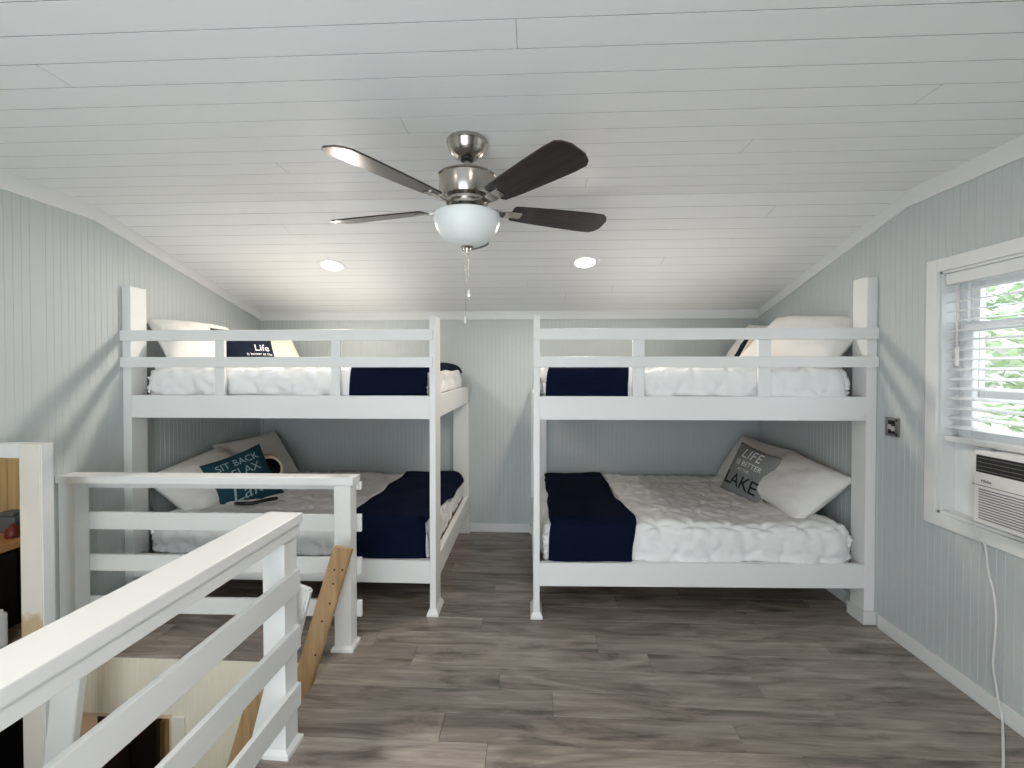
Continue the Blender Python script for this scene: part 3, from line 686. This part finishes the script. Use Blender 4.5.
def pillow(name, w, h, t, c, n, up, m, label, seed, roll=0, cat='pillow', group=None, back=None, wr=.012, texts=()):
    bm = pillow_bm(w, h, t, seed, wr); me = to_mesh(bm, name, True)
    me.materials.append(M[m]); me.materials.append(M[back or m])
    mw = Matrix.Translation(c) @ frame(n, up, roll)
    if texts:
        o = thing(name, label, cat, c, group); o.matrix_world = mw
        b = bpy.data.objects.new('cushion_cover', me); COL.objects.link(b); b.parent = o
        for tx in texts:
            s, size, x_, y_, mm = tx[:5]; kw = tx[5] if len(tx) > 5 else {}
            tm = text_mesh(s, size, 0, 2, **kw)
            for v in tm.vertices:
                px, py = v.co.x+x_, v.co.y+y_
                u, v2 = clampv(px/(w/2), -.99, .99), clampv(py/(h/2), -.99, .99)
                k = min(1, 2.5*(1-max(abs(u), abs(v2))))
                v.co = (px, py, pillow_z(u, v2, t)+.004+k*wr*noise.noise(Vector((u*3+seed, v2*3, 2)))+k*wr*.5*noise.noise(Vector((u*8+seed, v2*6, 3))))
            tm.materials.append(M[mm]); q = bpy.data.objects.new('printed_lettering', tm); COL.objects.link(q); q.parent = o
    else:
        o = bpy.data.objects.new(name, me); COL.objects.link(o); o.matrix_world = mw; tag(o, label, cat, group)
    return o
WP = 'white sleeping pillows'; TP = 'printed throw pillows'
# lower right bunk
pillow('sleeping_pillow', .60, .46, .105, (1.790, 3.19, .71), (-.62, -.16, .77), (.75, 0, .65), 'pillowcase', 'front white pillow leaning on the wall at the head of the lower right bunk', 3, 0, 'pillow', WP)
pillow('sleeping_pillow', .62, .44, .100, (1.80, 3.80, .715), (-.80, -.20, .56), (.55, 0, .8), 'pillowcase', 'white pillow behind the grey printed pillow on the lower right bunk', 5, 4, 'pillow', WP)
pillow('throw_pillow', .40, .40, .058, (1.615, 3.46, .715), (-.86, -.32, .40), (.42, .10, .9), 'grey_cushion', 'grey throw pillow printed with white and black lettering on the lower right bunk', 8, -6, 'pillow', TP, 'cream', .006,
       (('LIFE', .10, 0, .125, 'print_white', {'spacing': 1.1}), ('IS BETTER', .055, .01, .05, 'print_white'), ('AT THE', .034, -.01, .002, 'print_white'), ('LAKE', .135, 0, -.09, 'print_black', {'bold': .0015})))
# lower left bunk
pillow('sleeping_pillow', .64, .46, .105, (-2.315, 3.14, .70), (.60, -.22, .77), (-.75, 0, .65), 'pillowcase', 'front white pillow leaning on the wall at the head of the lower left bunk', 13, 0, 'pillow', WP)
pillow('sleeping_pillow', .62, .44, .100, (-2.325, 3.74, .735), (.78, -.25, .56), (-.55, 0, .8), 'pillowcase', 'white pillow behind the teal printed pillow on the lower left bunk', 15, -6, 'pillow', WP)
pillow('throw_pillow', .42, .42, .055, (-2.085, 3.18, .695), (.72, -.55, .42), (-.45, .10, .9), 'teal_cushion', 'teal throw pillow printed with pale lettering on the lower left bunk', 18, 4, 'pillow', TP, 'cream', .006,
       (('SIT BACK', .070, 0, .13, 'print_pale'), ('RELAX', .085, 0, .055, 'print_pale'), ('Lake', .15, 0, -.085, 'print_pale', {'shear': .3})))
# upper left bunk
pillow('sleeping_pillow', .54, .44, .100, (-2.315, 3.08, 1.67), (.62, -.28, .74), (-.75, 0, .65), 'pillowcase', 'white pillow leaning on the wall at the head of the upper left bunk', 21, -20, 'pillow', WP)
pillow('throw_pillow', .40, .40, .055, (-2.065, 3.20, 1.612), (.72, -.52, .46), (-.50, .10, .9), 'navy_cushion', 'navy throw pillow printed with white lettering on the upper left bunk', 24, -10, 'pillow', TP, 'cream', .006,
       (('Life', .075, .085, .012, 'print_white', {'spacing': 1.0}), ('is better at the', .030, .06, -.038, 'print_white'), ('Lake', .11, 0, -.12, 'print_white')))
pillow('throw_pillow', .42, .42, .05, (-2.10, 3.62, 1.60), (.72, -.50, .46), (-.48, .10, .9), 'cream', 'plain cream throw pillow behind the navy pillow on the upper left bunk', 27, 0, 'pillow')
# upper right bunk
pillow('sleeping_pillow', .66, .46, .105, (1.785, 3.12, 1.690), (-.55, -.35, .75), (.75, 0, .65), 'pillowcase', 'white pillow leaning on the wall at the head of the upper right bunk', 31, 14, 'pillow', WP)
pillow('sleeping_pillow', .60, .42, .075, (1.815, 3.78, 1.68), (-.80, -.2, .55), (.55, 0, .8), 'pillowcase', 'greyish white pillow at the back corner of the upper right bunk', 33, 0, 'pillow', WP)
pillow('throw_pillow', .38, .38, .05, (1.60, 3.52, 1.60), (-.80, .52, .45), (.40, -.05, .9), 'navy_cushion', 'cream-backed throw pillow with a black front edge on the upper right bunk', 36, 0, 'pillow', TP, 'cream', .006)
# grey roll with a black opening and a black strap on the lower left bunk
rl = thing('rolled_cushion', 'grey rolled cushion with a black oval opening behind the teal pillow', 'cushion', (-2.13, 3.53, .62))
bm = bmesh.new(); lathe(bm, [(.085, .10), (.10, .105), (.112, .09), (.118, 0), (.115, -.12), (.09, -.16), (0, -.165), ], 28)
a_ = link('roll', to_mesh(bm, 'roll', True), 'cream', rl, (-2.13, 3.53, .700))
bm = bmesh.new(); lathe(bm, [(0, .07), (.087, .075), (.088, .103), (.083, .103), (.082, .08), (0, .075)], 28)
b_ = link('opening', to_mesh(bm, 'opening', True), 'black', rl, (-2.13, 3.53, .700))
for q in (a_, b_): q.rotation_mode = 'QUATERNION'; q.rotation_quaternion = Vector((.62, -.75, .10)).to_track_quat('Z', 'Y')
bm = bmesh.new()
tube(bm, spline([(-2.02, 2.99, .585), (-1.97, 2.97, .590), (-1.90, 2.99, .588), (-1.84, 3.05, .592), (-1.80, 3.12, .586)], 6), [.008]+[.013]*23+[.008], 8)
tag(link('black_strap', to_mesh(bm, 'black_strap', True), 'black'), 'black strap lying at the base of the teal pillow', 'strap')

# ------------------------------------------------------------------ far stair railing (along the stairwell edge)
fr_ = thing('stair_railing', 'white stair railing running to the left wall in front of the left bunk', 'railing', (-1.0, 2.39, 0), 'stair railings')
FZ0 = 0
def foot_block(bm, x0, x1, y0, y1, sx0=.014, sx1=.014, sy0=.014, sy1=.014):
    lo = [(x0-sx0, y0-sy0, 0), (x1+sx1, y0-sy0, 0), (x1+sx1, y1+sy1, 0), (x0-sx0, y1+sy1, 0)]
    md = [(a, b, .016) for a, b, _ in lo]; hi = [(x0, y0, .030), (x1, y0, .030), (x1, y1, .030), (x0, y1, .030)]
    add_hex(bm, lo+md); add_hex(bm, md+hi)
for x0, x1 in ((-1.052, -.963), (-2.552, -2.466)):
    p = box('post', (x0, x1, 2.35, 2.436, 0, .884), 'white_paint', fr_, .003)
    bm = bmesh.new(); foot_block(bm, x0, x1, 2.35, 2.436, .0 if x0 < -2 else .014); link('foot_block', to_mesh(bm, 'foot_block'), 'white_paint', p)
box('top_rail', (XL+.001, -.945, 2.335, 2.440, .885, .925), 'white_paint', fr_, .005)
for z0, z1 in ((.838, .884), (.606, .702), (.374, .464), (.138, .228)):
    box('rail', (XL+.001, -.938, 2.4365, 2.455, z0, z1), 'white_paint', fr_, .003)

fr_.rotation_euler = (0, 0, R(1.0))
# ------------------------------------------------------------------ near stair railing (turned a touch, running towards the photographer)
nr = thing('stair_railing', 'white stair railing in the foreground running towards the camera', 'railing', (-.99, 1.735, 0), 'stair railings')
def nbox(name, b, parent=nr, bev=.003): return box(name, b, 'white_paint', parent, bev)
for y0 in (1.69, 0.55):
    p = nbox('post', (-1.036, -.948, y0, y0+.086, 0, .890))
    bm = bmesh.new(); foot_block(bm, -1.036, -.948, y0, y0+.086, .002, .016, .012, .014); link('foot_block', to_mesh(bm, 'foot_block'), 'white_paint', p)
nbox('top_rail', (-1.056, -.914, .757, 1.765, .891, .929), bev=.005)
for z0, z1 in ((.842, .8905), (.614, .705), (.388, .478), (.156, .246)):
    nbox('rail', (-.9475, -.928, .55, 1.768, z0, z1))
nr.rotation_euler = (0, 0, R(-2.0))

# ------------------------------------------------------------------ stair ladder with grab boards
sl = thing('ladder_stair', 'steep wooden ladder stair with a bare wood grab board rising through the floor opening', 'stair', (-1.5, 2.03, ZLOW))
def slant(name, y0, y1, pts, m, parent=sl, bev=.004):
    bm = bmesh.new(); c = sum((Vector((p[0], 0, p[1])) for p in pts), Vector())/len(pts); c.y = (y0+y1)/2
    a = [bm.verts.new((p[0]-c.x, y0-c.y, p[1]-c.z)) for p in pts]; b = [bm.verts.new((p[0]-c.x, y1-c.y, p[1]-c.z)) for p in pts]
    n = len(pts); bm.faces.new(a); bm.faces.new(b[::-1])
    for i in range(n): bm.faces.new((a[i], a[(i+1) % n], b[(i+1) % n], b[i]))
    bmesh.ops.bevel(bm, geom=bm.edges[:], offset=bev, segments=2, affect='EDGES')
    return link(name, to_mesh(bm, name), m, parent, c)
kx = 0.305
gb = slant('grab_board', 2.205, 2.243, [(-.993, .612), (-.900, .597), (-.900-kx*1.0, .597-1.0), (-.993-kx*1.0, .612-1.0)], 'pine', bev=.005)
for px, pz in ((-.945, .50), (-.985, .50), (-.992, .43), (-1.01, .33), (-1.085, .07), (-1.05, .24)):
    bm = bmesh.new(); lathe(bm, [(0, -.0006), (.0055, -.0006), (.0055, .0006), (0, .0006)], 12); q = link('nail_hole', to_mesh(bm, 'nail_hole'), 'knot', gb, (px, 2.2048, pz)); q.rotation_euler = (R(90), 0, 0)
slant('stringer', 2.205, 2.243, [(-1.44, -.155), (-1.23, -.06), (-1.21-kx*2.2, -2.26), (-1.44-kx*2.1, -2.26)], 'pine')
slant('stringer', 1.84, 1.878, [(-1.57, -.70), (-1.41, -.70), (-1.21-kx*2.2, -2.26), (-1.405-kx*2.1, -2.26)], 'white_paint')
slant('grab_board', 1.835, 1.873, [(-1.012, .603), (-.925, .575), (-.925-kx*1.0*.85, .575-1.0), (-1.012-kx*.85, .603-1.0)], 'white_paint', bev=.008)
for i in range(7):
    z = -.66-i*.24; xx = -1.24+kx*(z+.06)
    box('tread', (xx-.17, xx+.02, 1.879, 2.204, z, z+.036), 'pine', sl)

# leaning white board at the left of the stairwell
bm = bmesh.new(); lo = [(-2.161, 0.215), (-2.025, 0.215), (-2.157, -0.75), (-2.27, -0.75)]
a = [bm.verts.new((p[0], 1.940, p[1])) for p in lo]; b = [bm.verts.new((p[0], 1.978, p[1])) for p in lo]
bm.faces.new(a); bm.faces.new(b[::-1])
for i in range(4): bm.faces.new((a[i], a[(i+1) % 4], b[(i+1) % 4], b[i]))
bmesh.ops.bevel(bm, geom=bm.edges[:], offset=.003, segments=2, affect='EDGES')
tag(link('leaning_board', to_mesh(bm, 'leaning_board'), 'white_paint'), 'white painted board leaning in the stairwell corner beside the left opening', 'board')

# frame of the left opening: post and header facing the camera
m = M['stained_jamb'] = mat('painted_jamb_with_bare_patch', (0.74, 0.70, 0.62), 0.5)
tc = nd(m, 'ShaderNodeTexCoord'); sx = nd(m, 'ShaderNodeSeparateXYZ'); lk(m, tc.outputs['Object'], sx.inputs['Vector'])
nz = nd(m, 'ShaderNodeTexNoise'); nz.inputs['Scale'].default_value = 22; lk(m, tc.outputs['Object'], nz.inputs['Vector'])
ma = nd(m, 'ShaderNodeMath', operation='MULTIPLY_ADD'); ma.inputs[1].default_value = 0.12; lk(m, nz.outputs['Fac'], ma.inputs[0]); lk(m, sx.outputs['Z'], ma.inputs[2])
rp = nd(m, 'ShaderNodeValToRGB'); e = rp.color_ramp.elements; e[0].position = .27; e[0].color = (.74, .71, .64, 1); e[1].position = .43; e[1].color = (.74, .71, .64, 1)
for p_, c_ in ((.31, (.50, .38, .23, 1)), (.385, (.54, .42, .27, 1))): e.new(p_).color = c_
lk(m, ma.outputs[0], rp.inputs['Fac']); lk(m, rp.outputs['Color'], bsdf(m).inputs['Base Color'])
bm = bmesh.new(); add_box(bm, -2.385, -2.283, 2.00, 2.056, ZLOW, 1.150, .003)
d1 = struct(link('door_1', to_mesh(bm, 'door_1'), m, None, (0, 0, 0)))
box('header', (-3.10, -2.3855, 2.00, 2.056, 1.084, 1.150), 'trim_paint', d1)
bm = bmesh.new(); add_box(bm, -2.283, -2.277, 2.004, 2.054, ZLOW, 1.148, .001); link('side_casing', to_mesh(bm, 'side_casing'), 'trim_paint', d1)
bm = bmesh.new(); add_box(bm, XL-.112, XL+.004, DY1-.006, DY1, ZLOW, DZ, .001); link('wall_end_lining', to_mesh(bm, 'wall_end_lining'), 'trim_paint', d1)
# casing of the lower doorway in the stairwell
bm = bmesh.new()
add_box(bm, -1.870, -1.800, ST_Y1-.006, ST_Y1+.014, ZLOW, -.305, .002)
d2 = struct(link('door_2', to_mesh(bm, 'door_2'), 'jamb_paint', None, (0, 0, 0)))
bm = bmesh.new(); add_box(bm, -2.40, -1.870, ST_Y1, ST_Y1+.10, -.318, -.300); add_box(bm, -1.888, -1.870, ST_Y1+.002, ST_Y1+.10, ZLOW, -.318); add_box(bm, -2.40, -2.385, ST_Y1+.002, ST_Y1+.10, ZLOW, -.318)
link('head_jamb', to_mesh(bm, 'head_jamb'), 'raw_cut', d2)

# ------------------------------------------------------------------ lower room seen through the doorway and through the left opening
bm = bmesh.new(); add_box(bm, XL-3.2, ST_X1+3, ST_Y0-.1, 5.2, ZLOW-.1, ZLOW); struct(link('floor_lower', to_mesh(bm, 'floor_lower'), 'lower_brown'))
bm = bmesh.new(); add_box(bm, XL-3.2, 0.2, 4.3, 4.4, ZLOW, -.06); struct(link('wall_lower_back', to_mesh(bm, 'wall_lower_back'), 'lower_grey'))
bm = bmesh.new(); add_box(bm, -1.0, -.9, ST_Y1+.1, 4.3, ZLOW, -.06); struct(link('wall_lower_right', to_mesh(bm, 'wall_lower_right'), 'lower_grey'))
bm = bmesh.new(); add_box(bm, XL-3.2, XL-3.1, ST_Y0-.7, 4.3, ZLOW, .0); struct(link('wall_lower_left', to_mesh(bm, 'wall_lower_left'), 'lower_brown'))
bm = bmesh.new(); add_box(bm, XL-1.0, XL-.9, ST_Y0-.6, 3.3, ZLOW, -.2); struct(link('wall_lower_void', to_mesh(bm, 'wall_lower_void'), 'black'))  # invented wall, black in place of the unlit void below the floor
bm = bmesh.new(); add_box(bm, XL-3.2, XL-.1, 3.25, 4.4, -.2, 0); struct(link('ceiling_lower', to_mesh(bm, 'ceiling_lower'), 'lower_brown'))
cb = thing('lower_cabinet', 'dark brown cabinet seen down through the stairwell doorway', 'cabinet', (-3.1, 3.5, ZLOW))
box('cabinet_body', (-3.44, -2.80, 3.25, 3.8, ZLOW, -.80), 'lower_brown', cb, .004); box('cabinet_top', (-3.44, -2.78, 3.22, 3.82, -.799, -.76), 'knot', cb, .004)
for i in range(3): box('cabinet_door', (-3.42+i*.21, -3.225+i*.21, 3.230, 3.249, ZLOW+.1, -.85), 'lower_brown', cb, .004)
tag(box('wooden_upright', (-2.735, -2.695, 3.18, 3.22, ZLOW, -1.09), 'pine', None, .003), 'narrow bare wood upright seen through the stairwell doorway', 'wood upright')
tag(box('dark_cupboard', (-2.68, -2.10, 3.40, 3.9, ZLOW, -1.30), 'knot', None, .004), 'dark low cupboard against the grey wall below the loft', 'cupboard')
ll = thing('added_bulb', 'unseen bulb added under the loft to light the lower room', 'lamp', (-1.5, 3.0, -.06))
bm = bmesh.new(); lathe(bm, [(0, 0), (.05, 0), (.05, -.02), (.02, -.03), (.02, -.05), (0, -.05)], 20); link('bulb_holder', to_mesh(bm, 'bulb_holder', True), 'white_paint', ll, (-1.5, 3.0, -.06))
pd = bpy.data.lights.new('lower_fill_light', 'POINT'); pd.energy = 14; pd.color = (1, .85, .65); pd.shadow_soft_size = .03  # added light with its holder out of view, brightens the lower room
po = bpy.data.objects.new('lower_fill_light', pd); COL.objects.link(po); po.parent = ll; po.location = (0, 0, -.10)
# adjoining loft room beyond the left opening
AXF = XL-.112
bm = bmesh.new(); add_box(bm, AXF-2.2, XL-.05, DY0-.6, 3.3, -.2, 0); struct(link('floor_adjoining', to_mesh(bm, 'floor_adjoining'), 'floor'))
bm = bmesh.new(); add_box(bm, AXF-2.2, AXF-2.1, DY0-.6, 3.3, 0, 2.4); struct(link('wall_adjoining_left', to_mesh(bm, 'wall_adjoining_left'), 'pine_wall'))
pw = bmesh.new(); add_box(pw, AXF-2.1, AXF, 3.0, 3.1, 0, 2.4); pwo = struct(link('wall_adjoining_back', to_mesh(pw, 'wall_adjoining_back'), 'dark_gap', None, (0, 0, 0)))
for i in range(15):
    x0 = AXF-2.1+i*.14; box('wall_board', (x0+.0015, min(x0+.1385, AXF), 2.984, 2.9995, 0, 2.4), 'pine_wall', pwo, .002)
bm = bmesh.new(); add_box(bm, AXF-2.2, AXF, DY0-.6, 3.3, 2.4, 2.5); struct(link('ceiling_adjoining', to_mesh(bm, 'ceiling_adjoining'), 'pine_wall'))
bm = bmesh.new(); add_box(bm, AXF-2.2, AXF, DY0-.7, DY0-.6, ZLOW, 2.4); struct(link('wall_adjoining_near', to_mesh(bm, 'wall_adjoining_near'), 'pine_wall'))
ck = thing('low_cabinet', 'black low cabinet with a warm wood top beyond the left opening', 'cabinet', (-3.25, 2.5, 0))
box('cabinet_body', (-3.60, -3.02, 1.6, 2.97, 0, .455), 'black', ck, .004); box('cabinet_top', (-3.62, -3.0, 1.58, 2.975, .456, .495), 'counter', ck, .004)
for yy in (1.62, 2.07, 2.52): box('cabinet_door', (-3.019, -3.004, yy, yy+.43, .03, .44), 'black', ck, .003)
bm = bmesh.new(); lathe(bm, [(0, 0), (.032, 0), (.036, .007), (.032, .05), (.014, .066), (.013, .08), (0, .08)], 18)
tag(link('red_jar', to_mesh(bm, 'red_jar', True), 'red', None, (-3.10, 2.56, .4955)), 'small red jar on the wood top beyond the left opening', 'jar')
bm = bmesh.new(); add_box(bm, -.06, .06, -.045, .045, 0, .10, .015, 3); add_box(bm, -.05, .05, -.038, .038, .10, .125, .01, 2)
tag(link('blue_box', to_mesh(bm, 'blue_box'), 'blue_grey', None, (-3.22, 2.66, .4955)), 'dark blue-grey box behind the red jar on the wood top', 'box')
bm = bmesh.new(); add_box(bm, -.10, .10, -.06, .06, .0, .190, .022, 3); add_box(bm, -.085, .085, -.045, .045, .187, .205, .006, 2)
wb = tag(link('white_box', to_mesh(bm, 'white_box'), 'vinyl', None, (-2.932, 2.26, .001)), 'small white box on the floor beyond the left opening', 'box')
al = thing('added_pendant', 'unseen warm pendant lamp added to light the adjoining room', 'lamp', (-3.6, 1.5, 2.4))
bm = bmesh.new(); tube(bm, [(0, 0, 0), (0, 0, -.45)], .003, 6); link('flex', to_mesh(bm, 'flex'), 'black', al, (-3.6, 1.5, 2.4))
bm = bmesh.new(); lathe(bm, [(.02, .06), (.05, .04), (.10, -.05), (.097, -.05), (.047, .035), (.018, .055)], 24); link('lamp_shade', to_mesh(bm, 'lamp_shade', True), 'white_paint', al, (-3.6, 1.5, 1.93))
pd = bpy.data.lights.new('pendant_fill_light', 'POINT'); pd.energy = 28; pd.color = (1, .83, .58); pd.shadow_soft_size = .04  # added light in an out-of-view pendant, warms the adjoining room
po = bpy.data.objects.new('pendant_fill_light', pd); COL.objects.link(po); po.parent = al; po.location = (0, 0, -.50)

# ------------------------------------------------------------------ outdoors beyond the right window
GZ = -2.6
def hill(x_): return GZ+.02*(x_-3)+.030*max(0, x_-5)**2
bm = bmesh.new(); n = 24
for i in range(n+1):
    for j in range(n+1):
        x_ = 3.2+i*1.6; y_ = -14+j*1.9
        bm.verts.new((x_, y_, hill(x_)+.25*noise.noise(Vector((x_*.3, y_*.3, 0)))))
bm.verts.ensure_lookup_table()
for i in range(n):
    for j in range(n): bm.faces.new([bm.verts[a] for a in (i*(n+1)+j, (i+1)*(n+1)+j, (i+1)*(n+1)+j+1, i*(n+1)+j+1)])
g = struct(link('ground', to_mesh(bm, 'ground', True), 'litter'))
def tree(x_, y_, h, rad, seed, label):
    rnd = random.Random(seed); z0 = hill(x_)-.3
    t = thing('tree', label, 'tree', (x_, y_, z0), 'trees outside the window')
    bm = bmesh.new(); tube(bm, spline([(0, 0, 0), (.05, .03, h*.3), (-.04, .06, h*.6), (.05, 0, h*.95)], 5), [.16-.007*i for i in range(16)], 10)
    for k in range(5):
        a = rnd.uniform(0, 6.28); zz = h*rnd.uniform(.45, .8)
        tube(bm, [(0, 0, zz), (rad*.6*math.cos(a), rad*.6*math.sin(a), zz+.7)], [.06, .02], 6)
    link('trunk', to_mesh(bm, 'trunk', True), 'bark', t, (x_, y_, z0))
    vs_, fs_ = [], []
    for k in range(2600):
        a = rnd.uniform(0, 6.283); cz = rnd.uniform(-1, 1); rr = rad*rnd.uniform(.35, 1)**.5
        c = Vector((rr*math.sqrt(1-cz*cz)*math.cos(a), rr*math.sqrt(1-cz*cz)*math.sin(a), h*.72+rr*cz*1.1))
        if noise.noise(c*1.1+Vector((seed, 0, 0))) < -.05: continue
        u = Vector((rnd.gauss(0, 1), rnd.gauss(0, 1), rnd.gauss(0, .6))).normalized(); w = u.orthogonal().normalized(); s_ = rnd.uniform(.07, .13)
        i0 = len(vs_); vs_ += [c-u*s_, c+w*s_*.45, c+u*s_, c-w*s_*.45]; fs_.append((i0, i0+1, i0+2, i0+3))
    me = bpy.data.meshes.new('foliage'); me.from_pydata(vs_, [], fs_); f = link('foliage', me, 'leaf', t, (x_, y_, z0)); f['kind'] = 'stuff'
tree(8.2, 6.6, 5.6, 1.8, 1, 'leafy tree nearest the window'); tree(13.5, 7.6, 6.4, 2.2, 2, 'broad leafy tree behind the nearest one outside')
tree(9.5, 12.5, 6.0, 2.0, 3, 'leafy tree farthest left outside the window'); tree(16, 14.5, 7.0, 2.6, 4, 'tall leafy tree far behind outside the window')
